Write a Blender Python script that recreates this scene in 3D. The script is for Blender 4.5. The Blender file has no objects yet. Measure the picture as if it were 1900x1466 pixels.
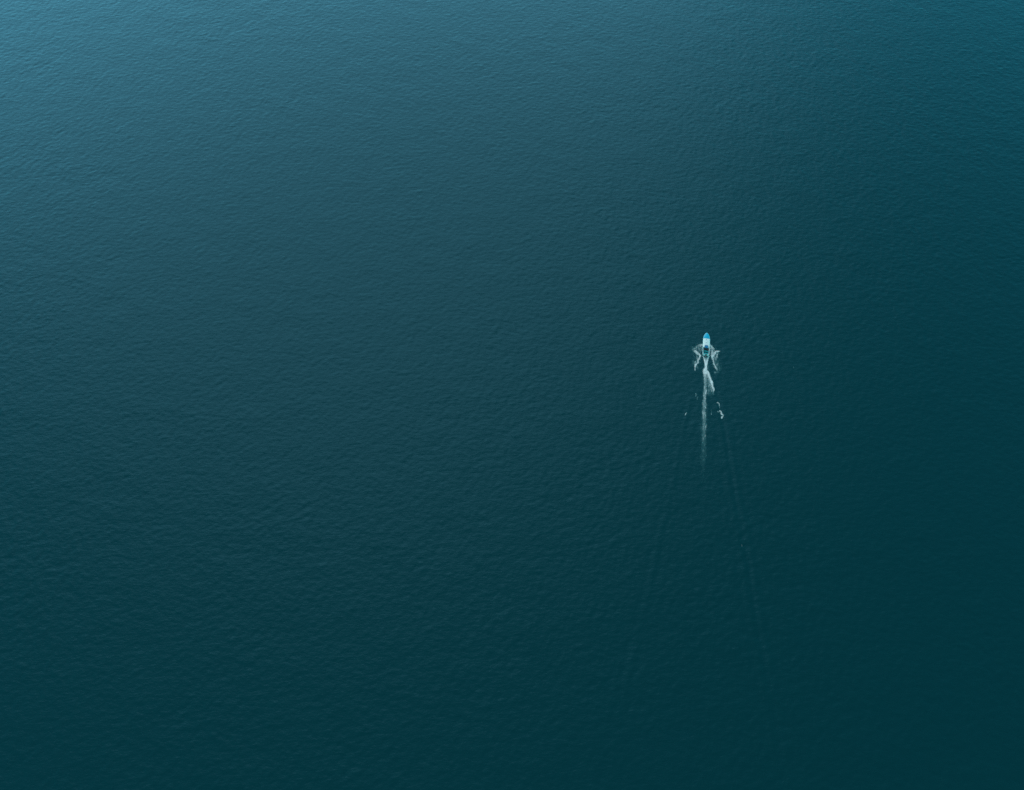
import bpy, bmesh, math, random
import numpy as np
from mathutils import Vector, Matrix

R = math.radians
scene = bpy.context.scene
C = scene.collection

# ------------------------------------------------------------------ camera
CAM_H = 192.0
cam_d = bpy.data.cameras.new('camera')
cam_d.sensor_width = 36.0
cam_d.lens = 24.3
cam_d.clip_end = 30000.0
cam = bpy.data.objects.new('camera', cam_d)
cam.location = (0, 0, CAM_H)
cam.rotation_euler = (R(90 - 62.0), 0, 0)
C.objects.link(cam)
scene.camera = cam

# ------------------------------------------------------------------ sky, sun, exposure
SUN_EL, SUN_AZ = 34.0, -18.0          # azimuth measured from +Y (view direction) towards +X
world = bpy.data.worlds.new('World')
scene.world = world
world.use_nodes = True
wn = world.node_tree
wn.nodes.clear()
sky = wn.nodes.new('ShaderNodeTexSky')
sky.sky_type = 'NISHITA'
sky.sun_disc = False
sky.sun_elevation = R(SUN_EL)
sky.sun_rotation = R(SUN_AZ)
sky.altitude = 200
sky.air_density = 1.0
sky.dust_density = 0.0
sky.ozone_density = 2.5
bg = wn.nodes.new('ShaderNodeBackground')
bg.inputs['Strength'].default_value = 0.15
wo = wn.nodes.new('ShaderNodeOutputWorld')
grade = wn.nodes.new('ShaderNodeMix')            # cool colour balance of the whole sky
grade.data_type = 'RGBA'; grade.blend_type = 'MULTIPLY'
grade.inputs['Factor'].default_value = 1.0
grade.inputs['B'].default_value = (0.34, 1.0, 0.68, 1)
wn.links.new(sky.outputs[0], grade.inputs['A'])
wn.links.new(grade.outputs['Result'], bg.inputs[0])
wn.links.new(bg.outputs[0], wo.inputs[0])

sun_d = bpy.data.lights.new('sun', 'SUN')
sun_d.energy = 0.86
sun_d.angle = R(66)
sun_d.color = (1.0, 0.89, 0.88)
sun = bpy.data.objects.new('sun', sun_d)
to_sun = Vector((math.sin(R(SUN_AZ)) * math.cos(R(SUN_EL)), math.cos(R(SUN_AZ)) * math.cos(R(SUN_EL)), math.sin(R(SUN_EL))))
sun.rotation_euler = to_sun.to_track_quat('Z', 'Y').to_euler()
sun.location = (0, 0, 300)
C.objects.link(sun)

vs = scene.view_settings
vs.view_transform = 'Standard'
vs.look = 'None'
vs.gamma = 1.0
vs.exposure = 1.2
vs.use_curve_mapping = False
scene.cycles.use_denoising = False
scene.cycles.max_bounces = 5

# ------------------------------------------------------------------ helpers
def tag(o, label=None, cat=None, group=None, kind=None):
    if label: o['label'] = label
    if cat: o['category'] = cat
    if group: o['group'] = group
    if kind: o['kind'] = kind
    return o

def link(name, me, mat=None, parent=None):
    o = bpy.data.objects.new(name, me)
    if mat is not None:
        me.materials.append(mat)
    C.objects.link(o)
    if parent is not None:
        o.parent = parent
    return o

def fast_mesh(name, verts, quads):
    me = bpy.data.meshes.new(name)
    n, q = len(verts), len(quads)
    me.vertices.add(n)
    me.vertices.foreach_set('co', np.ascontiguousarray(verts, dtype=np.float32).ravel())
    me.loops.add(q * 4)
    me.loops.foreach_set('vertex_index', np.ascontiguousarray(quads, dtype=np.int32).ravel())
    me.polygons.add(q)
    me.polygons.foreach_set('loop_start', np.arange(q, dtype=np.int32) * 4)
    me.polygons.foreach_set('use_smooth', np.ones(q, dtype=bool))
    me.update(calc_edges=True)
    return me

def new_mat(name):
    m = bpy.data.materials.new(name)
    m.use_nodes = True
    nt = m.node_tree
    return m, nt, nt.nodes['Principled BSDF']

def paint(name, col, rough=0.35, spec=0.5, grime=0.12, scale=3.0, metal=0.0):
    """painted / moulded surface with faint uneven wear"""
    m, nt, b = new_mat(name)
    tc = nt.nodes.new('ShaderNodeTexCoord')
    nz = nt.nodes.new('ShaderNodeTexNoise')
    nz.inputs['Scale'].default_value = scale
    nz.inputs['Detail'].default_value = 5
    cr = nt.nodes.new('ShaderNodeValToRGB')
    cr.color_ramp.elements[0].position = 0.40
    cr.color_ramp.elements[1].position = 0.7
    cr.color_ramp.elements[0].color = tuple(c * (1 - grime) for c in col) + (1,)
    cr.color_ramp.elements[1].color = tuple(col) + (1,)
    nt.links.new(tc.outputs['Object'], nz.inputs['Vector'])
    nt.links.new(nz.outputs['Fac'], cr.inputs['Fac'])
    nt.links.new(cr.outputs['Color'], b.inputs['Base Color'])
    b.inputs['Roughness'].default_value = rough
    b.inputs['Specular IOR Level'].default_value = spec
    b.inputs['Metallic'].default_value = metal
    return m

# ------------------------------------------------------------------ numpy noise
def vnoise(x, y, seed):
    """smooth value noise in 0..1 on arrays"""
    xi = np.floor(x).astype(np.int64); yi = np.floor(y).astype(np.int64)
    fx = x - xi; fy = y - yi
    fx = fx * fx * (3 - 2 * fx); fy = fy * fy * (3 - 2 * fy)
    def h(a, b):
        n = (a * 374761393 + b * 668265263 + seed * 1442695041) & 0xffffffff
        n = ((n ^ (n >> 13)) * 1274126177) & 0xffffffff
        return ((n ^ (n >> 16)) & 0xffff) / 65535.0
    v00, v10, v01, v11 = h(xi, yi), h(xi + 1, yi), h(xi, yi + 1), h(xi + 1, yi + 1)
    return (v00 * (1 - fx) + v10 * fx) * (1 - fy) + (v01 * (1 - fx) + v11 * fx) * fy

def fbm(x, y, seed, octaves=4):
    s, a, t = 0.0, 0.5, 0.0
    for i in range(octaves):
        s = s + a * vnoise(x * 2 ** i + 17.3 * i, y * 2 ** i - 9.1 * i, seed + i)
        t += a
        a *= 0.55
    return s / t

def sstep(a, b, x):
    t = np.clip((x - a) / (b - a), 0, 1)
    return t * t * (3 - 2 * t)

# ------------------------------------------------------------------ wake frame: origin under the transom
HEAD = R(8.4)
STERN = np.array([62.87, 116.65])
AST = -np.array([math.sin(HEAD), math.cos(HEAD)])      # astern
STB = np.array([math.cos(HEAD), -math.sin(HEAD)])      # to starboard

# ------------------------------------------------------------------ water: a wind sea synthesised from its spectrum
CELL = 0.42
X0, X1, Y0, Y1 = -268.0, 268.0, -30.0, 345.0
NX, NY = int((X1 - X0) / CELL), int((Y1 - Y0) / CELL)
def wind_sea(nx, ny, cell, seed, wind, lam_p, lam_min, rms_slope, spread):
    rng = np.random.default_rng(seed)
    kx = np.fft.fftfreq(nx, cell) * 2 * np.pi
    ky = np.fft.fftfreq(ny, cell) * 2 * np.pi
    KX, KY = np.meshgrid(kx, ky)
    K = np.hypot(KX, KY); K[0, 0] = 1e-6
    kp, kc = 2 * np.pi / lam_p, 2 * np.pi / lam_min
    sp = K ** -4.0 * np.exp(-1.1 * (kp / K) ** 2) * np.exp(-(K / kc) ** 2)
    ca = (KX * math.sin(wind) + KY * math.cos(wind)) / K
    sp = sp * (spread + (1 - spread) * np.clip(ca, 0, 1) ** 2)
    sp[0, 0] = 0
    g = rng.normal(size=K.shape) + 1j * rng.normal(size=K.shape)
    hk = g * np.sqrt(sp)
    h = np.fft.ifft2(hk).real
    sx = np.fft.ifft2(1j * KX * hk).real; sy = np.fft.ifft2(1j * KY * hk).real
    return h * (rms_slope / math.sqrt((sx ** 2 + sy ** 2).mean()))

gx = X0 + np.arange(NX + 1) * CELL
gy = Y0 + np.arange(NY + 1) * CELL
GX, GY = np.meshgrid(gx, gy)
HZ = wind_sea(NX + 1, NY + 1, CELL, 11, R(-25), 2.8, 0.95, 0.049, 0.45)
HZ += wind_sea(NX + 1, NY + 1, CELL, 12, R(35), 16.0, 5.0, 0.010, 0.3)
HZ *= 0.62 + 0.8 * fbm(GX / 34.0, GY / 26.0, 5, 3)                      # gusts and slicks
# wake frame of every vertex
SA = (GX - STERN[0]) * AST[0] + (GY - STERN[1]) * AST[1]
LA = (GX - STERN[0]) * STB[0] + (GY - STERN[1]) * STB[1]
behind = sstep(-6, 2, SA)
calm = behind * np.exp(-(LA / (1.3 + 0.02 * np.clip(SA, 0, None))) ** 2) * (1 - sstep(35, 75, SA))
HZ *= 1 - 0.6 * calm
hullmask = np.exp(-((SA + 4) / 6.0) ** 4) * np.exp(-(LA / 2.2) ** 4)
HZ *= 1 - 0.85 * hullmask
# the two diverging wave trains that run out from the boat
for sgn, seed, gain in ((1, 71, -0.085), (-1, 72, 0.035)):
    arm = sgn * (1.7 + 0.162 * SA)
    off = (LA - arm) * sgn
    wid = 1.0 + 0.012 * np.clip(SA, 0, None)
    amp = sstep(4, 24, SA) * (1 - sstep(85, 150, SA)) * (0.55 + 0.6 * fbm(SA / 14.0, LA / 60.0, seed, 2))
    k = 2 * np.pi / (2.6 + 0.012 * np.clip(SA, 0, None))
    for j, (o, a) in enumerate(((0.0, 1.0), (3.0, 0.25), (-2.8, 0.2))):
        HZ += gain * a * amp * np.exp(-((off - o) / wid) ** 2) * np.cos(k * (off - o) + 0.4 * np.sin(SA * 0.17 + j))
# calm towards the rim so that the sheet joins the open water
edge = np.minimum(np.minimum(GX - X0, X1 - GX), np.minimum(GY - Y0, Y1 - GY))
HZ *= sstep(0, 12, edge)

def water_z(x, y):
    u = np.clip((x - X0) / CELL, 0, NX - 1e-3); v = np.clip((y - Y0) / CELL, 0, NY - 1e-3)
    i = u.astype(int); j = v.astype(int); fu = u - i; fv = v - j
    return ((HZ[j, i] * (1 - fu) + HZ[j, i + 1] * fu) * (1 - fv) + (HZ[j + 1, i] * (1 - fu) + HZ[j + 1, i + 1] * fu) * fv)

def build_water():
    n = (NX + 1) * (NY + 1)
    V = np.empty((n + 4, 3), dtype=np.float32)
    V[:n, 0] = GX.ravel(); V[:n, 1] = GY.ravel(); V[:n, 2] = HZ.ravel()
    B = 12000.0
    V[n:] = [(-B, -B, 0), (B, -B, 0), (B, B, 0), (-B, B, 0)]
    idx = np.arange(n).reshape(NY + 1, NX + 1)
    Q = np.stack([idx[:-1, :-1], idx[:-1, 1:], idx[1:, 1:], idx[1:, :-1]], -1).reshape(-1, 4)
    c = [idx[0, 0], idx[0, -1], idx[-1, -1], idx[-1, 0]]
    ring = np.array([[n + k, n + (k + 1) % 4, c[(k + 1) % 4], c[k]] for k in range(4)])
    return fast_mesh('water', V, np.vstack([Q, ring]))

mw, nt, b = new_mat('sea_water')
tc = nt.nodes.new('ShaderNodeTexCoord')
prev = None
for sc_, dist, det, stretch in ((0.95, 0.062, 3.0, 0.5), (2.6, 0.018, 3.0, 0.6)):
    mp = nt.nodes.new('ShaderNodeMapping')
    mp.inputs['Rotation'].default_value = (0, 0, R(-14))
    mp.inputs['Scale'].default_value = (stretch, 1.0, 1.0)
    nt.links.new(tc.outputs['Object'], mp.inputs['Vector'])
    nz = nt.nodes.new('ShaderNodeTexNoise')
    nz.inputs['Scale'].default_value = sc_
    nz.inputs['Detail'].default_value = det
    nz.inputs['Roughness'].default_value = 0.55
    nt.links.new(mp.outputs[0], nz.inputs['Vector'])
    bp = nt.nodes.new('ShaderNodeBump')
    bp.inputs['Distance'].default_value = dist * 4
    bp.inputs['Strength'].default_value = 0.5
    nt.links.new(nz.outputs['Fac'], bp.inputs['Height'])
    if prev: nt.links.new(prev.outputs[0], bp.inputs['Normal'])
    prev = bp
nt.nodes.remove(b)
body = nt.nodes.new('ShaderNodeBsdfDiffuse')
body.inputs['Color'].default_value = (0.0001, 0.0235, 0.0245, 1)
gloss = nt.nodes.new('ShaderNodeBsdfGlossy')
gloss.inputs['Color'].default_value = (0.30, 0.745, 1.0, 1)
gloss.inputs['Roughness'].default_value = 0.40
fres = nt.nodes.new('ShaderNodeFresnel')
fres.inputs['IOR'].default_value = 1.385
mix = nt.nodes.new('ShaderNodeMixShader')
nt.links.new(prev.outputs[0], gloss.inputs['Normal'])
nt.links.new(prev.outputs[0], fres.inputs['Normal'])
nt.links.new(fres.outputs[0], mix.inputs[0])
nt.links.new(body.outputs[0], mix.inputs[1])
nt.links.new(gloss.outputs[0], mix.inputs[2])
nt.links.new(mix.outputs[0], nt.nodes['Material Output'].inputs['Surface'])
water = link('water', build_water(), mw)
tag(water, 'dark teal open water with fine wind ripples', 'water', kind='structure')

# ------------------------------------------------------------------ speedboat
def bm_obj(name, bm, mat, parent=None, smooth=False):
    me = bpy.data.meshes.new(name)
    bmesh.ops.recalc_face_normals(bm, faces=bm.faces)
    bm.to_mesh(me); bm.free()
    if smooth:
        for p in me.polygons: p.use_smooth = True
    return link(name, me, mat, parent)

def add_box(bm, c, s, rot=None, bevel=0.0):
    m = Matrix.Translation(c) @ (rot if rot is not None else Matrix.Identity(4)) @ Matrix.Diagonal((s[0], s[1], s[2], 1))
    r = bmesh.ops.create_cube(bm, size=1.0, matrix=m)
    if bevel > 0:
        es = list({e for v in r['verts'] for e in v.link_edges})
        bmesh.ops.bevel(bm, geom=es, offset=bevel, segments=2, affect='EDGES', profile=0.5)
    return bm

def add_tube(bm, pts, rad, seg=8, closed=False):
    pts = [Vector(p) for p in pts]
    n = len(pts); rings = []
    for i, p in enumerate(pts):
        if closed: t = pts[(i + 1) % n] - pts[i - 1]
        else: t = pts[min(i + 1, n - 1)] - pts[max(i - 1, 0)]
        t.normalize()
        u = t.cross(Vector((0, 0, 1)))
        if u.length < 1e-3: u = t.cross(Vector((1, 0, 0)))
        u.normalize(); w = u.cross(t)
        r = rad[i] if isinstance(rad, (list, tuple)) else rad
        rings.append([bm.verts.new(p + (u * math.cos(2 * math.pi * k / seg) + w * math.sin(2 * math.pi * k / seg)) * r) for k in range(seg)])
    for i in range(n if closed else n - 1):
        a, b_ = rings[i], rings[(i + 1) % n]
        for k in range(seg):
            bm.faces.new((a[k], a[(k + 1) % seg], b_[(k + 1) % seg], b_[k]))
    if not closed:
        bm.faces.new(rings[0][::-1]); bm.faces.new(rings[-1])
    return bm

LEN, BEAM = 8.2, 1.12
def half(y):                                   # half beam at the sheer
    if y < 5.3:
        return BEAM * (0.90 + 0.10 * math.sin(min(y / 3.6, 1) * math.pi / 2))
    u = (y - 5.3) / (LEN - 5.3)
    return BEAM * (1 - u ** 2.5) ** 0.84
def sheer(y): return 0.72 + 0.36 * (y / LEN) ** 1.8
def keel(y):
    u = max(0, (y - 5.0) / (LEN - 5.0))
    return -0.34 + 1.30 * u ** 2.6
def chine(y):
    u = max(0, (y - 4.0) / (LEN - 4.0))
    return -0.05 + 0.95 * u ** 2.0

M_white = paint('white_gelcoat', (0.88, 0.74, 0.71), 0.3, 0.5, 0.10, 1.6)
M_bow = paint('bright_blue_gelcoat', (0.004, 0.40, 0.60), 0.28, 0.5, 0.18, 1.2)
M_rail = paint('pale_blue_rubber', (0.16, 0.47, 0.60), 0.5, 0.4, 0.15, 4)
M_hull = paint('hull_blue_white', (0.55, 0.66, 0.72), 0.3, 0.5, 0.12, 2)
M_teal = paint('teal_vinyl', (0.005, 0.32, 0.34), 0.5, 0.4, 0.2, 3)
M_cush = paint('pale_teal_vinyl', (0.12, 0.55, 0.60), 0.5, 0.4, 0.15, 3)
M_floor = paint('dark_deck', (0.008, 0.17, 0.20), 0.7, 0.3, 0.25, 5)
M_blue = paint('blue_dash', (0.006, 0.21, 0.42), 0.4, 0.5, 0.15, 3)
M_black = paint('black_cowling', (0.012, 0.016, 0.022), 0.3, 0.5, 0.2, 4)
M_steel = paint('stainless', (0.55, 0.56, 0.57), 0.25, 0.5, 0.1, 6, 1.0)
mg, nt, b = new_mat('blue_tinted_acrylic')
b.inputs['Base Color'].default_value = (0.02, 0.25, 0.55, 1)
b.inputs['Roughness'].default_value = 0.08
b.inputs['Alpha'].default_value = 0.6
M_glass = mg

boat = bpy.data.objects.new('speedboat', None)
C.objects.link(boat)
boat.rotation_euler = (R(2.2), 0, -HEAD)
boat.location = (STERN[0] - 0.12 + AST[0] * 0.25, STERN[1] + AST[1] * 0.25, 0.06)
tag(boat, 'small white speedboat with a bright blue bow running across the dark water', 'boat')

# hull shell: keel, chine, sheer on both sides
NS_ = 34
bm = bmesh.new()
rows = []
for i in range(NS_ + 1):
    y = LEN * (i / NS_) ** 0.9 if i else 0.0
    y = min(y, LEN - 0.002)
    hb = max(half(y), 0.012)
    k, c, s = keel(y), chine(y), sheer(y)
    k = min(k, s - 0.02); c = min(max(c, k + 0.01), s - 0.01)
    prof = [(0, k), (hb * 0.48, (k + c) / 2 - 0.02), (hb * 0.84, c), (hb * 0.93, (c + s) / 2), (hb, s)]
    ring = [bm.verts.new((-x, y, z)) for x, z in prof[:0:-1]] + [bm.verts.new((x, y, z)) for x, z in prof]
    rows.append(ring)
for a, b_ in zip(rows[:-1], rows[1:]):
    for j in range(len(a) - 1):
        bm.faces.new((a[j], a[j + 1], b_[j + 1], b_[j]))
bm.faces.new(rows[0])                          # transom
bm_obj('hull', bm, M_hull, boat, True)

def deck_patch(y0, y1, lift, crown, inset, ny=14, nx=8, edge_drop=0.0, thick=0.03):
    """crowned deck sheet with thickness between two stations"""
    bm = bmesh.new(); g = []
    for i in range(ny + 1):
        y = y0 + (y1 - y0) * i / ny
        hb = max(half(y) - inset, 0.004); r = []
        for j in range(nx + 1):
            u = -1 + 2 * j / nx
            r.append(bm.verts.new((u * hb, y, sheer(y) + lift + crown * (1 - u * u) * min(1, hb / 0.8))))
        g.append(r)
    for i in range(ny):
        for j in range(nx):
            bm.faces.new((g[i][j], g[i][j + 1], g[i + 1][j + 1], g[i + 1][j]))
    ret = bmesh.ops.extrude_face_region(bm, geom=list(bm.faces))
    for v in ret['geom']:
        if isinstance(v, bmesh.types.BMVert): v.co.z -= thick
    return bm
SPLIT, FORE = 5.95, 2.72
bm_obj('bow_deck', deck_patch(SPLIT, LEN - 0.03, 0.012, 0.10, 0.02, 18), M_bow, boat, True)
fd = bm_obj('foredeck', deck_patch(FORE, SPLIT - 0.012, 0.018, 0.13, 0.03, 18), M_white, boat, True)
bm = add_box(bmesh.new(), (0, 4.75, sheer(4.75) + 0.165), (0.58, 0.58, 0.035), None, 0.012)
ht = bm_obj('hatch', bm, M_white, boat)
bm_obj('hatch_handle', add_box(bmesh.new(), (0, 4.52, sheer(4.7) + 0.2), (0.16, 0.03, 0.02), None, 0.004), M_steel, ht)
bm = bmesh.new()                               # anchor cleat forward on the white deck
add_box(bm, (-0.03, 5.62, sheer(5.62) + 0.19), (0.30, 0.05, 0.05), None, 0.012)
add_box(bm, (-0.03, 5.62, sheer(5.62) + 0.15), (0.09, 0.08, 0.06), None, 0.006)
bm_obj('mooring_cleat', bm, M_black, boat)

# side decks with coaming round the cockpit, one each side and one across the stern
CK0, CK1, GW = 0.16, FORE, 0.15
for sd in (-1, 1):
    bm = bmesh.new(); g = []
    for i in range(15):
        y = 0.0 + (CK1 - 0.002) * i / 14
        hb = half(y) - 0.004
        g.append([bm.verts.new((sd * x, y, z)) for x, z in ((hb, sheer(y) - 0.05), (hb, sheer(y) + 0.03), (hb - 0.03, sheer(y) + 0.055), (hb - GW + 0.03, sheer(y) + 0.055), (hb - GW, sheer(y) + 0.02), (hb - GW, 0.22))])
    for a, b_ in zip(g[:-1], g[1:]):
        for j in range(5): bm.faces.new((a[j], a[j + 1], b_[j + 1], b_[j]))
    bm_obj('gunwale', bm, M_white, boat, True)
bm = bmesh.new()
hb0 = half(0) - GW - 0.006
for sx in (-1, 1):
    add_box(bm, (sx * (hb0 / 2 + 0.14), 0.075, 0.50), (hb0 - 0.29, 0.13, 0.56), None, 0.025)
add_box(bm, (0, 0.075, 0.385), (0.60, 0.125, 0.33), None, 0.02)
bm_obj('transom_board', bm, M_white, boat)
# rubbing strake
for sd in (-1, 1):
    pts = [(sd * (half(y) + 0.012), y, sheer(y) - 0.03) for y in [LEN * (i / 40) for i in range(40)]] + [(0, LEN + 0.015, sheer(LEN) - 0.03)]
    bm_obj('rubbing_strake', add_tube(bmesh.new(), pts, 0.034, 6), M_rail, boat, True)
# bow rails
for sd in (-1, 1):
    ys = [6.1 + 0.23 * i for i in range(9)]
    top = [(sd * max(half(y) - 0.09, 0.03), y, sheer(y) + 0.24) for y in ys]
    bm = add_tube(bmesh.new(), [(top[0][0], 5.97, sheer(5.97) + 0.02)] + top, 0.013, 6)
    for q in (2, 5, 8):
        add_tube(bm, [top[q], (top[q][0], top[q][1], sheer(top[q][1]) + 0.0)], 0.011, 6)
    bm_obj('bow_rail', bm, M_steel, boat, True)

# cockpit
bm = bmesh.new(); vs_ = []
for i in range(9):
    y = 0.14 + (FORE - 0.14) * i / 8
    vs_.append([bm.verts.new((s * (half(y) - GW + 0.01), y, 0.26)) for s in (-1, 1)])
for a, b_ in zip(vs_[:-1], vs_[1:]): bm.faces.new((a[0], a[1], b_[1], b_[0]))
bm_obj('cockpit_floor', bm, M_floor, boat)
hbk = half(FORE) - GW
bm_obj('cockpit_bulkhead', add_box(bmesh.new(), (0, FORE + 0.02, 0.53), (2 * (hbk + 0.1), 0.05, 0.54), None, 0.01), M_white, boat)
# blue dash and windscreen in the notch of the foredeck
bm = bmesh.new()
add_box(bm, (0.0, FORE + 0.30, sheer(FORE) + 0.17), (1.02, 0.78, 0.16), Matrix.Rotation(R(4), 4, 'X'), 0.05)
add_box(bm, (0.0, FORE - 0.10, sheer(FORE) + 0.02), (1.0, 0.20, 0.22), None, 0.03)
dash = bm_obj('dashboard', bm, M_blue, boat)
bm = bmesh.new()
add_tube(bm, [(-0.25 + 0.16 * math.cos(t * math.pi / 8), FORE - 0.34 , sheer(FORE) + 0.02 + 0.16 * math.sin(t * math.pi / 8)) for t in range(16)], 0.016, 6, True)
add_tube(bm, [(-0.25, FORE - 0.34, sheer(FORE) + 0.02), (-0.25, FORE - 0.22, sheer(FORE) + 0.0)], 0.025, 6)
add_tube(bm, [(-0.40, FORE - 0.34, sheer(FORE) + 0.02), (-0.10, FORE - 0.34, sheer(FORE) + 0.02)], 0.012, 6)
bm_obj('steering_wheel', bm, M_black, dash, True)
ws = [(-0.66, FORE + 0.12), (-0.52, FORE + 0.74), (0.0, FORE + 0.84), (0.52, FORE + 0.74), (0.66, FORE + 0.12)]
fr = bmesh.new()
add_tube(fr, [(x, y - 0.16, sheer(y) + 0.40) for x, y in ws], 0.014, 6)
frame = bm_obj('windscreen_frame', fr, M_steel, boat, True)
for (x0, y0), (x1, y1) in zip(ws[:-1], ws[1:]):
    bm = bmesh.new()
    q = [(x0, y0, sheer(y0) + 0.09), (x1, y1, sheer(y1) + 0.09), (x1, y1 - 0.16, sheer(y1) + 0.395), (x0, y0 - 0.16, sheer(y0) + 0.395)]
    v = [bm.verts.new(p) for p in q]; bm.faces.new(v)
    ret = bmesh.ops.extrude_face_region(bm, geom=list(bm.faces))
    for w in ret['geom']:
        if isinstance(w, bmesh.types.BMVert): w.co.y -= 0.008
    bm_obj('pane', bm, M_glass, frame)
# crew bench
SEAT_Y, SEAT_Z = 1.68, 0.62
bm = add_box(bmesh.new(), (0, SEAT_Y - 0.04, 0.42), (1.62, 0.46, 0.31), None, 0.03)
cb = bm_obj('crew_bench', bm, M_teal, boat)
for x in (-0.54, 0, 0.54):
    bm_obj('seat_cushion', add_box(bmesh.new(), (x, SEAT_Y - 0.02, 0.605), (0.50, 0.46, 0.07), None, 0.025), M_teal, cb)
bm_obj('backrest', add_box(bmesh.new(), (0, SEAT_Y - 0.30, 0.74), (1.62, 0.08, 0.34), Matrix.Rotation(R(12), 4, 'X'), 0.03), M_cush, boat)
# U shaped stern lounge
bm = bmesh.new()
add_box(bm, (0, 0.36, 0.42), (1.60, 0.40, 0.31), None, 0.03)
for sx in (-1, 1): add_box(bm, (sx * 0.66, 0.80, 0.42), (0.28, 0.46, 0.31), None, 0.03)
lb = bm_obj('stern_lounge', bm, M_teal, boat)
for x in (-0.53, 0.53):
    bm_obj('seat_cushion', add_box(bmesh.new(), (x, 0.37, 0.605), (0.50, 0.36, 0.07), None, 0.025), M_teal, lb)
    bm_obj('seat_cushion', add_box(bmesh.new(), (x * 1.25, 0.81, 0.605), (0.26, 0.44, 0.07), None, 0.025), M_teal, lb)
pts = [(-0.72, 0.22, 0.80), (-0.40, 0.215, 0.80), (-0.30, 0.30, 0.80), (-0.22, 0.56, 0.80), (0, 0.62, 0.80), (0.22, 0.56, 0.80), (0.30, 0.30, 0.80), (0.40, 0.215, 0.80), (0.72, 0.22, 0.80)]
bm_obj('lounge_backrest', add_tube(bmesh.new(), pts, 0.062, 8), M_cush, boat, True)

# outboard motor
bm = bmesh.new()
bmesh.ops.create_uvsphere(bm, u_segments=20, v_segments=12, radius=1.0)
for v in bm.verts:
    x, y, z = v.co
    sq = lambda t, p: math.copysign(abs(t) ** p, t)
    v.co = Vector((0.215 * sq(x, 0.75), -0.30 + 0.36 * sq(y, 0.7) - 0.05 * z, 0.88 + 0.28 * sq(z, 0.75) * (1 - 0.15 * y)))
om = bm_obj('outboard_motor', bm, M_black, boat, True)
bm_obj('cowling_band', add_box(bmesh.new(), (0, -0.32, 0.66), (0.36, 0.56, 0.05), None, 0.02), M_steel, om)
bm = bmesh.new()
add_box(bm, (0, -0.05, 0.48), (0.30, 0.09, 0.36), None, 0.015); add_box(bm, (0, -0.14, 0.60), (0.20, 0.16, 0.12), None, 0.02)
bm_obj('clamp_bracket', bm, M_black, om)
bm = bmesh.new()
add_tube(bm, [(0, -0.30, 0.70), (0, -0.30, 0.2), (0, -0.31, -0.35)], [0.14, 0.10, 0.07], 10)
add_box(bm, (0, -0.36, -0.12), (0.26, 0.40, 0.02), None, 0.005)
add_tube(bm, [(0, -0.12, -0.42), (0, -0.25, -0.42), (0, -0.52, -0.42)], [0.02, 0.07, 0.05], 10)
bm_obj('drive_leg', bm, M_black, om, True)
bm = bmesh.new()
for k in range(3):
    add_box(bm, Vector((0, -0.55, -0.42)) + Vector((math.cos(k * 2.094), 0, math.sin(k * 2.094))) * 0.11, (0.16, 0.015, 0.10), Matrix.Rotation(-k * 2.094, 4, 'Y') @ Matrix.Rotation(R(25), 4, 'X'), 0.004)
bm_obj('propeller', bm, M_steel, om)

# ------------------------------------------------------------------ people in the boat
def skin_mesh(name, V, E, rad, mat, root=0, sub=1):
    me = bpy.data.meshes.new(name)
    me.from_pydata([tuple(v) for v in V], E, [])
    o = bpy.data.objects.new(name, me)
    C.objects.link(o)
    md = o.modifiers.new('skin', 'SKIN'); md.use_smooth_shade = True
    sv = me.skin_vertices[0].data
    for i, r in enumerate(rad):
        sv[i].radius = r if isinstance(r, tuple) else (r, r)
        sv[i].use_root = (i == root)
    s = o.modifiers.new('sub', 'SUBSURF'); s.levels = sub; s.render_levels = sub
    dg = bpy.context.evaluated_depsgraph_get()
    res = bpy.data.meshes.new_from_object(o.evaluated_get(dg))
    bpy.data.objects.remove(o)
    res.name = name
    res.materials.clear(); res.materials.append(mat)
    for p in res.polygons: p.use_smooth = True
    return res

M_skin = paint('skin', (0.30, 0.18, 0.13), 0.5, 0.4, 0.1, 8)
M_hair = paint('black_hair', (0.012, 0.010, 0.010), 0.6, 0.4, 0.2, 20)
M_eye = paint('eye', (0.03, 0.02, 0.015), 0.2, 0.5, 0.0, 8)

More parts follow.
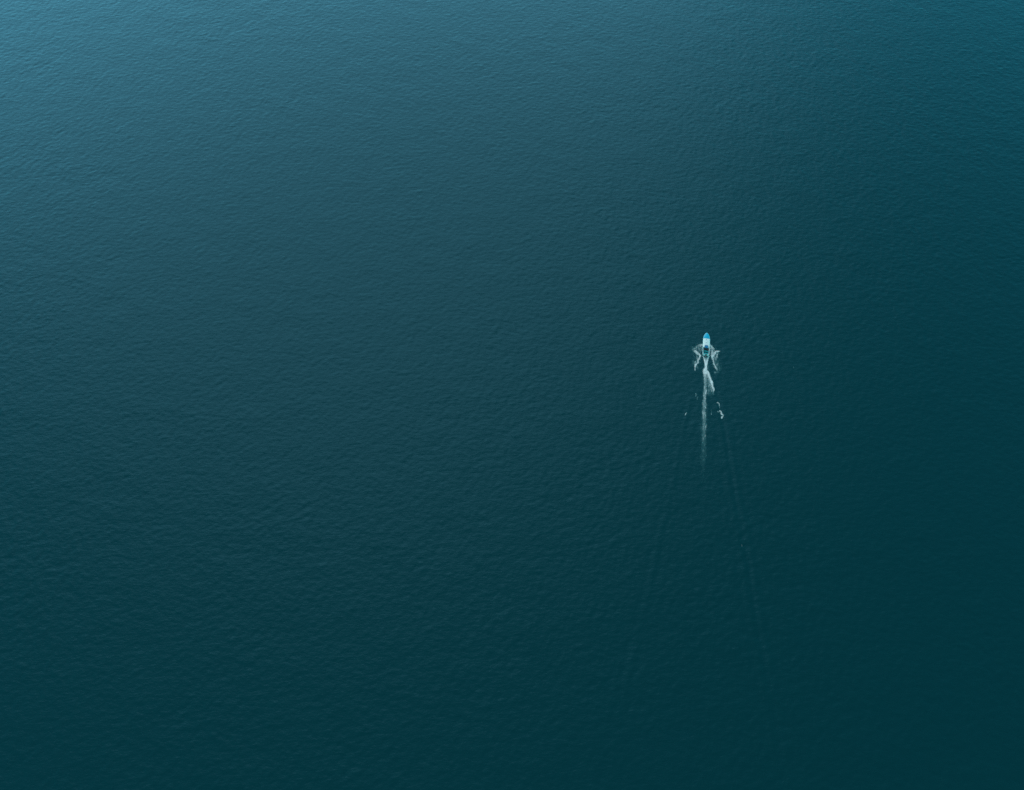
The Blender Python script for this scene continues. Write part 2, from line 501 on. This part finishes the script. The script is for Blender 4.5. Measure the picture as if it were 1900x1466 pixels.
def person(pos, jacket, trousers, label, hands, turn=0.0, lean=0.05):
    """seated figure; pos is the seat point under the pelvis, facing +Y of the boat"""
    p = bpy.data.objects.new('person', None); C.objects.link(p)
    V, E, Rr = [], [], []
    def add(co, r, par=None):
        V.append(Vector(co)); Rr.append(r)
        if par is not None: E.append((par, len(V) - 1))
        return len(V) - 1
    pel = add((0, 0, 0.09), (0.15, 0.11))
    wai = add((0, 0.01 + lean * .4, 0.28), (0.11, 0.08), pel)
    che = add((0, 0.01 + lean, 0.44), (0.115, 0.075), wai)
    nec = add((0, 0.02 + lean * 1.3, 0.585), 0.058, che)
    hd0 = add((0, 0.035 + lean * 1.4, 0.68), (0.07, 0.082), nec)
    hd1 = add((0, 0.03 + lean * 1.4, 0.775), (0.078, 0.096), hd0)
    add((0, 0.02 + lean * 1.4, 0.835), (0.058, 0.07), hd1)
    add((0, 0.142 + lean * 1.4, 0.70), 0.013, hd0)                      # nose
    limbs = []
    for s, hand in zip((-1, 1), hands):
        add((s * 0.084, 0.02 + lean * 1.4, 0.715), (0.008, 0.02), hd0)   # ear
        sh = add((s * 0.185, 0.01 + lean, 0.49), 0.042, che)
        h = Vector(hand)
        mid = (Vector(V[sh]) + h) / 2 + Vector((s * 0.08, -0.06, -0.12))
        el = add(mid, 0.046, sh)
        wr = add(h - (h - mid).normalized() * 0.08, 0.029, el)
        f = (h - mid).normalized()
        side = f.cross(Vector((0, 0, 1))).normalized() * s
        pa = add(h, (0.038, 0.022), wr)
        for k, ln in enumerate((0.062, 0.072, 0.068, 0.054)):
            b0 = h + f * 0.035 + side * (0.027 - 0.018 * k)
            a1 = add(b0, 0.009, pa)
            a2 = add(b0 + f * ln * 0.55 + Vector((0, 0, -0.012)), 0.0085, a1)
            add(b0 + f * ln * 0.8 + Vector((0, 0, -0.04)), 0.0075, a2)
        t1 = add(h - side * 0.042 + f * 0.0, 0.010, pa)
        add(h - side * 0.055 + f * 0.035 + Vector((0, 0, -0.015)), 0.009, t1)
        hp = add((s * 0.10, 0.05, 0.085), 0.088, pel)
        kn = add((s * 0.14, 0.44, 0.09), 0.062, hp)
        an = add((s * 0.15, 0.46, -0.27), 0.042, kn)
        add((s * 0.155, 0.60, -0.315), (0.042, 0.03), an)
        limbs.append((sh, el, wr, hp, kn, an))
    body = link('body', skin_mesh('body', V, E, Rr, M_skin), None, p)
    for s in (-1, 1):
        bm = bmesh.new()
        bmesh.ops.create_uvsphere(bm, u_segments=8, v_segments=6, radius=0.013, matrix=Matrix.Translation((s * 0.032, 0.118 + lean * 1.4, 0.745)))
        bm_obj('eye', bm, M_eye, body, True)
    # jacket
    jv, je, jr = [V[pel] + Vector((0, 0, 0.03)), V[wai], V[che], V[che] + Vector((0, 0.005, 0.09))], [(0, 1), (1, 2), (2, 3)], [(0.165, 0.125), (0.148, 0.118), (0.185, 0.14), (0.105, 0.09)]
    for sh, el, wr, *_ in limbs:
        i = len(jv); jv += [V[sh], V[el], V[wr]]; jr += [0.088, 0.064, 0.048]; je += [(2, i), (i, i + 1), (i + 1, i + 2)]
    link('jacket', skin_mesh('jacket', jv, je, jr, jacket, 1), None, p)
    tv, te, tr = [V[pel]], [], [(0.165, 0.122)]
    for sh, el, wr, hp, kn, an in limbs:
        i = len(tv); tv += [V[hp], V[kn], V[an]]; tr += [0.10, 0.076, 0.06]; te += [(0, i), (i, i + 1), (i + 1, i + 2)]
    link('trousers', skin_mesh('trousers', tv, te, tr, trousers), None, p)
    bm = bmesh.new()
    bmesh.ops.create_icosphere(bm, subdivisions=3, radius=1.0)
    bmesh.ops.delete(bm, geom=[v for v in bm.verts if v.co.z < -0.55 or (v.co.y > 0.35 and v.co.z < 0.3)], context='VERTS')
    rng = random.Random(len(label))
    for v in bm.verts:
        k = 1 + rng.uniform(-0.03, 0.05)
        v.co = Vector((v.co.x * 0.094 * k, v.co.y * 0.112 * k + 0.022 + lean * 1.4, v.co.z * 0.122 * k + 0.775))
    bm_obj('hair', bm, M_hair, p, True)
    p.matrix_world = boat.matrix_basis @ Matrix.Translation(pos) @ Matrix.Rotation(turn, 4, 'Z')
    tag(p, label, 'person', 'people aboard the speedboat')
    return p
J_black = paint('black_jacket', (0.010, 0.010, 0.016), 0.8, 0.3, 0.3, 6)
J_navy = paint('navy_jacket', (0.010, 0.012, 0.05), 0.8, 0.3, 0.3, 6)
J_red = paint('dark_red_jacket', (0.10, 0.008, 0.018), 0.8, 0.3, 0.3, 6)
T_dark = paint('dark_trousers', (0.012, 0.012, 0.02), 0.85, 0.3, 0.3, 6)
person((-0.54, SEAT_Y, 0.64), J_navy, T_dark, 'person in a navy jacket seated at the left end of the boat bench', ((-0.15, 0.36, 0.17), (0.15, 0.36, 0.17)))
person((-0.02, SEAT_Y + 0.06, 0.64), J_black, T_dark, 'person in a black jacket at the steering wheel, middle of the boat bench', ((-0.36, 0.72, 0.28), (-0.10, 0.74, 0.28)), lean=0.14)
person((0.52, SEAT_Y, 0.64), J_red, T_dark, 'person in a dark red jacket seated at the right end of the boat bench', ((-0.15, 0.36, 0.17), (0.15, 0.36, 0.17)), R(6))

# ------------------------------------------------------------------ foam
# strokes as (metres astern, metres to starboard, half width, density)
FOAM = {
 'wake': [
    [(0.44, -0.84, 0.22, 0.9), (1.02, -0.59, 0.24, 0.95), (2.4, -0.22, 0.29, 0.95), (4.01, -0.09, 0.29, 0.9)] ,
    [(0.16, 1.03, 0.22, 0.9), (0.82, 0.76, 0.24, 0.95), (2.3, 0.47, 0.29, 0.95), (3.94, 0.36, 0.29, 0.9)] ,
    [(0.61, 0.1, 0.77, 0.5), (1.33, 0.11, 0.73, 0.7), (2.96, 0.13, 0.58, 0.9), (4.38, 0.16, 0.66, 0.9), (5.62, -0.03, 0.76, 0.9), (6.62, 0.02, 1.0, 0.85)] ,
    [(6.43, -0.07, 0.8, 0.8), (8.23, -0.01, 0.65, 0.66), (10.21, 0.03, 0.54, 0.6), (12.57, 0.01, 0.57, 0.56), (14.92, -0.05, 0.64, 0.56), (17.25, -0.15, 0.67, 0.54), (19.55, -0.21, 0.7, 0.52), (22.19, -0.16, 0.74, 0.5), (24.62, -0.14, 0.8, 0.47), (27.02, -0.11, 0.78, 0.44), (29.22, -0.11, 0.78, 0.4), (31.03, -0.08, 0.76, 0.32), (32.83, -0.08, 0.79, 0.24), (34.98, -0.11, 0.85, 0.18), (36.93, -0.11, 0.85, 0.14), (39.21, -0.13, 0.74, 0.08), (41.64, -0.13, 0.7, 0.05), (45.05, -0.11, 0.67, 0.03)] ,
    [(5.77, 0.35, 0.45, 0.85), (6.9, 0.88, 0.54, 0.85), (8.02, 1.41, 0.54, 0.85), (9.15, 1.79, 0.5, 0.85), (10.29, 2.16, 0.45, 0.8), (11.62, 2.47, 0.39, 0.75), (12.78, 2.58, 0.36, 0.6), (13.95, 2.56, 0.32, 0.35)] ,
    [(8.09, 0.9, 0.54, 0.6), (9.8, 1.43, 0.58, 0.58), (11.51, 1.87, 0.64, 0.55), (12.85, 2.14, 0.61, 0.46), (14.01, 2.16, 0.53, 0.25)] ,
    [(8.92, 0.7, 0.32, 0.4), (10.86, 0.93, 0.43, 0.4), (12.79, 1.22, 0.61, 0.36), (14.12, 1.4, 0.78, 0.26), (14.87, 1.58, 0.71, 0.1)] ,
 ],
 'port': [
    [(-3.7, -1.02, 0.53, 0.75), (-3.4, -1.62, 0.62, 0.7), (-3.39, -2.41, 0.57, 0.55), (-2.77, -3.01, 0.57, 0.5), (-1.88, -3.43, 0.53, 0.4), (-1.54, -4.29, 0.48, 0.3)] ,
    [(-2.61, -1.26, 0.55, 0.6), (-1.69, -1.85, 0.48, 0.32)] ,
    [(-1.46, -4.11, 0.48, 0.45), (-1.05, -3.41, 0.66, 0.75), (-0.43, -2.7, 0.66, 0.8), (0.0, -2.08, 0.48, 0.7)] ,
    [(-1.98, -1.34, 0.24, 0.6), (-0.9, -1.59, 0.24, 0.5)] ,
    [(-0.4, -2.18, 0.39, 0.7), (0.36, -1.74, 0.35, 0.9), (1.44, -2.07, 0.35, 0.8), (2.32, -2.47, 0.35, 0.75), (3.15, -2.54, 0.37, 0.65), (3.94, -3.05, 0.39, 0.85), (4.88, -3.22, 0.32, 0.8), (6.11, -3.35, 0.26, 0.6)] ,
    [(0.54, -2.94, 0.39, 0.5), (1.54, -2.74, 0.48, 0.5), (2.42, -3.16, 0.39, 0.3), (3.29, -3.48, 0.35, 0.55), (4.27, -3.2, 0.35, 0.6)] ,
    [(3.06, -4.0, 0.43, 0.32), (3.72, -3.64, 0.39, 0.3)] ,
    [(0.31, -4.16, 0.22, 0.14), (1.25, -3.53, 0.22, 0.16)] ,
    [(4.8, -2.67, 0.32, 0.25), (5.82, -2.74, 0.26, 0.15)] ,
    [(-3.2, -1.53, 0.88, 0.45), (-2.06, -2.21, 0.99, 0.34), (-0.58, -2.35, 0.88, 0.38)] ,
    [(0.66, -2.33, 0.76, 0.34), (2.56, -2.72, 0.87, 0.34), (4.25, -3.11, 0.65, 0.34)] ,
    [(-2.35, -4.49, 0.55, 0.2), (-2.68, -3.62, 0.44, 0.25)] ,
 ],
 'star': [
    [(-4.02, 1.16, 0.44, 0.8), (-3.47, 1.69, 0.62, 0.8), (-2.91, 2.19, 0.62, 0.7), (-2.13, 2.54, 0.44, 0.4)] ,
    [(-3.01, 1.44, 0.57, 0.68), (-2.23, 1.79, 0.7, 0.6), (-1.25, 2.15, 0.7, 0.72)] ,
    [(-1.38, 1.68, 0.22, 0.75), (0.03, 1.91, 0.33, 0.8), (1.21, 2.28, 0.37, 0.75), (2.6, 2.54, 0.33, 0.8), (3.76, 2.98, 0.37, 0.8), (4.51, 3.42, 0.37, 0.7), (5.08, 3.63, 0.28, 0.55)] ,
    [(-2.25, 4.44, 0.26, 0.6), (-2.03, 3.8, 0.33, 0.8), (-1.75, 3.19, 0.48, 0.75), (-0.91, 2.68, 0.57, 0.75), (-0.04, 2.43, 0.57, 0.75)] ,
    [(-1.28, 3.8, 0.22, 0.4), (-0.21, 3.55, 0.26, 0.55), (0.83, 3.47, 0.22, 0.5)] ,
    [(-0.55, 3.03, 0.31, 0.4), (0.3, 2.86, 0.33, 0.62), (1.11, 2.97, 0.26, 0.5)] ,
    [(0.16, 3.81, 0.26, 0.2), (1.23, 3.56, 0.22, 0.2)] ,
    [(2.32, 3.05, 0.35, 0.3), (3.06, 3.58, 0.39, 0.45), (3.44, 3.75, 0.26, 0.5), (4.11, 3.33, 0.32, 0.5)] ,
    [(3.57, 4.27, 0.17, 0.35), (4.34, 4.53, 0.17, 0.45), (4.97, 4.36, 0.17, 0.3)] ,
    [(6.09, 2.92, 0.35, 0.35), (5.68, 3.69, 0.43, 0.28), (5.21, 4.11, 0.35, 0.15)] ,
    [(-0.08, 1.27, 0.26, 0.25), (0.52, 1.39, 0.22, 0.12)] ,
    [(-3.25, 1.61, 0.88, 0.5), (-1.87, 2.15, 1.1, 0.42), (-0.51, 2.77, 1.09, 0.44)] ,
    [(0.5, 2.95, 0.87, 0.34), (2.31, 3.14, 0.98, 0.34), (4.05, 3.76, 0.87, 0.34)] ,
 ],
 'p1': [
    [(14.48, -2.95, 0.13, 0.28), (15.12, -2.74, 0.17, 0.4), (15.72, -2.86, 0.13, 0.2)] ,
    [(15.65, -2.35, 0.13, 0.28), (16.64, -2.5, 0.13, 0.34)] ,
 ],
 'p2': [
    [(21.76, -5.54, 0.11, 0.35), (22.37, -5.81, 0.15, 0.75), (22.77, -5.95, 0.11, 0.45)] ,
 ],
 'p3': [
    [(16.96, 3.78, 0.15, 0.5), (16.74, 4.11, 0.17, 0.6), (17.34, 4.45, 0.15, 0.6), (18.67, 4.51, 0.13, 0.35)] ,
    [(20.04, 4.22, 0.18, 0.5), (19.5, 4.63, 0.18, 0.6), (19.92, 5.05, 0.24, 0.75), (20.81, 5.38, 0.33, 0.7), (21.15, 5.6, 0.18, 0.6), (22.05, 5.26, 0.29, 0.85)] ,
 ],
 'p4': [
    [(19.78, 2.11, 0.11, 0.3), (20.55, 2.0, 0.11, 0.15), (21.31, 2.01, 0.17, 0.5)] ,
 ],
 'p5': [
    [(0.27, 27.98, 0.1, 0.26), (0.67, 28.01, 0.1, 0.2)] ,
 ],
 'p6': [
    [(61.4, 11.04, 0.08, 0.4), (61.94, 11.07, 0.08, 0.4)] ,
 ],
 'p7': [
    [(-201.21, 79.41, 0.21, 0.3), (-201.26, 79.77, 0.21, 0.35)] ,
 ],
}
mf, nt, b = new_mat('foam')
at_ = nt.nodes.new('ShaderNodeAttribute'); at_.attribute_name = 'foam_density'
tc = nt.nodes.new('ShaderNodeTexCoord')
nz = nt.nodes.new('ShaderNodeTexNoise'); nz.inputs['Scale'].default_value = 6.0; nz.inputs['Detail'].default_value = 4
nt.links.new(tc.outputs['Object'], nz.inputs['Vector'])
mr = nt.nodes.new('ShaderNodeMapRange'); mr.inputs['From Min'].default_value = 0.3; mr.inputs['From Max'].default_value = 0.7
mr.inputs['To Min'].default_value = 0.75; mr.inputs['To Max'].default_value = 1.1
nt.links.new(nz.outputs['Fac'], mr.inputs['Value'])
mu = nt.nodes.new('ShaderNodeMath'); mu.operation = 'MULTIPLY'; mu.use_clamp = True
nt.links.new(at_.outputs['Fac'], mu.inputs[0]); nt.links.new(mr.outputs[0], mu.inputs[1])
nt.links.new(mu.outputs[0], b.inputs['Alpha'])
cr = nt.nodes.new('ShaderNodeValToRGB')                # thin bubbly water is turquoise, thick foam white
cr.color_ramp.elements[0].position = 0.08; cr.color_ramp.elements[0].color = (0.22, 0.42, 0.42, 1)
cr.color_ramp.elements[1].position = 0.62; cr.color_ramp.elements[1].color = (0.90, 0.72, 0.70, 1)
nt.links.new(at_.outputs['Fac'], cr.inputs['Fac']); nt.links.new(cr.outputs['Color'], b.inputs['Base Color'])
b.inputs['Roughness'].default_value = 0.8
b.inputs['Specular IOR Level'].default_value = 0.2

FC = 0.07
def foam_mesh(strokes, seed, lift=0.02, lace=1.0, spray=0.0, halo=0.6):
    P = np.array([p for s in strokes for p in s])
    m = 0.8
    s0, s1 = P[:, 0].min() - m, P[:, 0].max() + m
    l0, l1 = P[:, 1].min() - m, P[:, 1].max() + m
    ns, nl = int((s1 - s0) / FC) + 1, int((l1 - l0) / FC) + 1
    S, L = np.meshgrid(s0 + np.arange(ns) * FC, l0 + np.arange(nl) * FC, indexing='ij')
    # ragged, slightly turbulent outline
    Sw = S + 0.5 * (fbm(S * 1.1, L * 1.6, seed, 3) - 0.5)
    Lw = L + 0.55 * (fbm(S * 0.9 + 40, L * 1.8, seed + 9, 3) - 0.5)
    D = np.zeros_like(S); H = np.zeros_like(S)
    for st in strokes:
        for (a, b_) in zip(st[:-1], st[1:]):
            ax, ay = a[0], a[1]; bx, by = b_[0] - a[0], b_[1] - a[1]
            t = np.clip(((Sw - ax) * bx + (Lw - ay) * by) / max(bx * bx + by * by, 1e-6), 0, 1)
            d = np.hypot(Sw - ax - t * bx, Lw - ay - t * by)
            hw = a[2] + t * (b_[2] - a[2]); den = a[3] + t * (b_[3] - a[3])
            D = np.maximum(D, den * (1 - sstep(0.35, 1.35, d / hw)))
            H = np.maximum(H, 0.42 * den * (1 - sstep(0.6, 2.4, d / hw)))
    n = fbm(S * 1.0, L * 3.0, seed + 3, 4)            # streaks drawn out along the wake
    n2 = fbm(S * 3.1, L * 4.2, seed + 5, 3)
    hole = np.abs(n - 0.5) * 4.0                       # lacy cells
    open_ = np.clip(1.7 * np.clip(n * 2.2 - 0.72, 0, 1) + 0.5 * np.clip(1 - hole, 0, 1), 0, 1)   # dark windows in the lace
    v = D * (1.3 - lace * 0.7 * (n2 - 0.2)) * (1 - lace * np.clip(1.15 - 1.1 * D, 0, 0.85) * open_)
    v = np.maximum(v, halo * H * np.clip(2.6 * (0.56 - n) + 0.9 * (0.5 - n2), 0, 1))   # thin wisps about the foam
    v = np.clip(v, 0, 0.97)
    keepv = v > 0.02
    x = STERN[0] + S * AST[0] + L * STB[0]; y = STERN[1] + S * AST[1] + L * STB[1]
    z = water_z(x, y) + lift + 0.05 * v + spray * v * np.clip(1 - (S + 5) / 9.0, 0, 1) * (0.4 + n2)
    idx = np.arange(ns * nl).reshape(ns, nl)
    kq = keepv[:-1, :-1] | keepv[1:, :-1] | keepv[:-1, 1:] | keepv[1:, 1:]
    Q = np.stack([idx[:-1, :-1], idx[1:, :-1], idx[1:, 1:], idx[:-1, 1:]], -1)[kq]
    used, inv = np.unique(Q, return_inverse=True)
    V = np.stack([x.ravel(), y.ravel(), z.ravel()], -1)[used]
    me = fast_mesh('foam', V, inv.reshape(-1, 4))
    a = me.attributes.new('foam_density', 'FLOAT', 'POINT')
    a.data.foreach_set('value', np.where(keepv, v, 0).ravel()[used].astype(np.float32))
    return me

def foam(name, key, label, cat, seed, group=None, **kw):
    o = link(name, foam_mesh(FOAM[key], seed, **kw), mf)
    return tag(o, label, cat, group, 'stuff')
foam('wake_foam', 'wake', 'long white foam trail streaming straight back from the speedboat with a curl on its right', 'wake', 101, lace=0.85)
foam('side_spray', 'port', 'white spray thrown out along the left side of the speedboat', 'spray', 202, 'spray thrown from the hull', spray=0.35, lace=0.9, halo=1.3)
foam('side_spray', 'star', 'white spray thrown out along the right side of the speedboat', 'spray', 303, 'spray thrown from the hull', spray=0.35, lace=0.9, halo=1.3)
PG = 'loose foam patches on the water'
foam('foam_patch', 'p1', 'faint pair of foam wisps left of the wake, nearer the boat', 'foam', 404, PG, lace=0.5)
foam('foam_patch', 'p2', 'tiny bright slanted foam fleck farthest left of the wake', 'foam', 405, PG, lace=0.3)
foam('foam_patch', 'p3', 'hooked foam patch with a lacy blob right of the wake', 'foam', 406, PG, lace=0.7)
foam('foam_patch', 'p4', 'faint foam wisp between the wake and the hooked foam patch', 'foam', 407, PG, lace=0.4)
foam('foam_patch', 'p5', 'lone tiny whitecap on open water right of the speedboat', 'foam', 408, PG, lace=0.2)
foam('foam_patch', 'p6', 'lone foam fleck on the right wake wave far behind the speedboat', 'foam', 409, PG, lace=0.2)
foam('foam_patch', 'p7', 'small pale whitecap at the top edge of the picture', 'foam', 410, PG, lace=0.3)
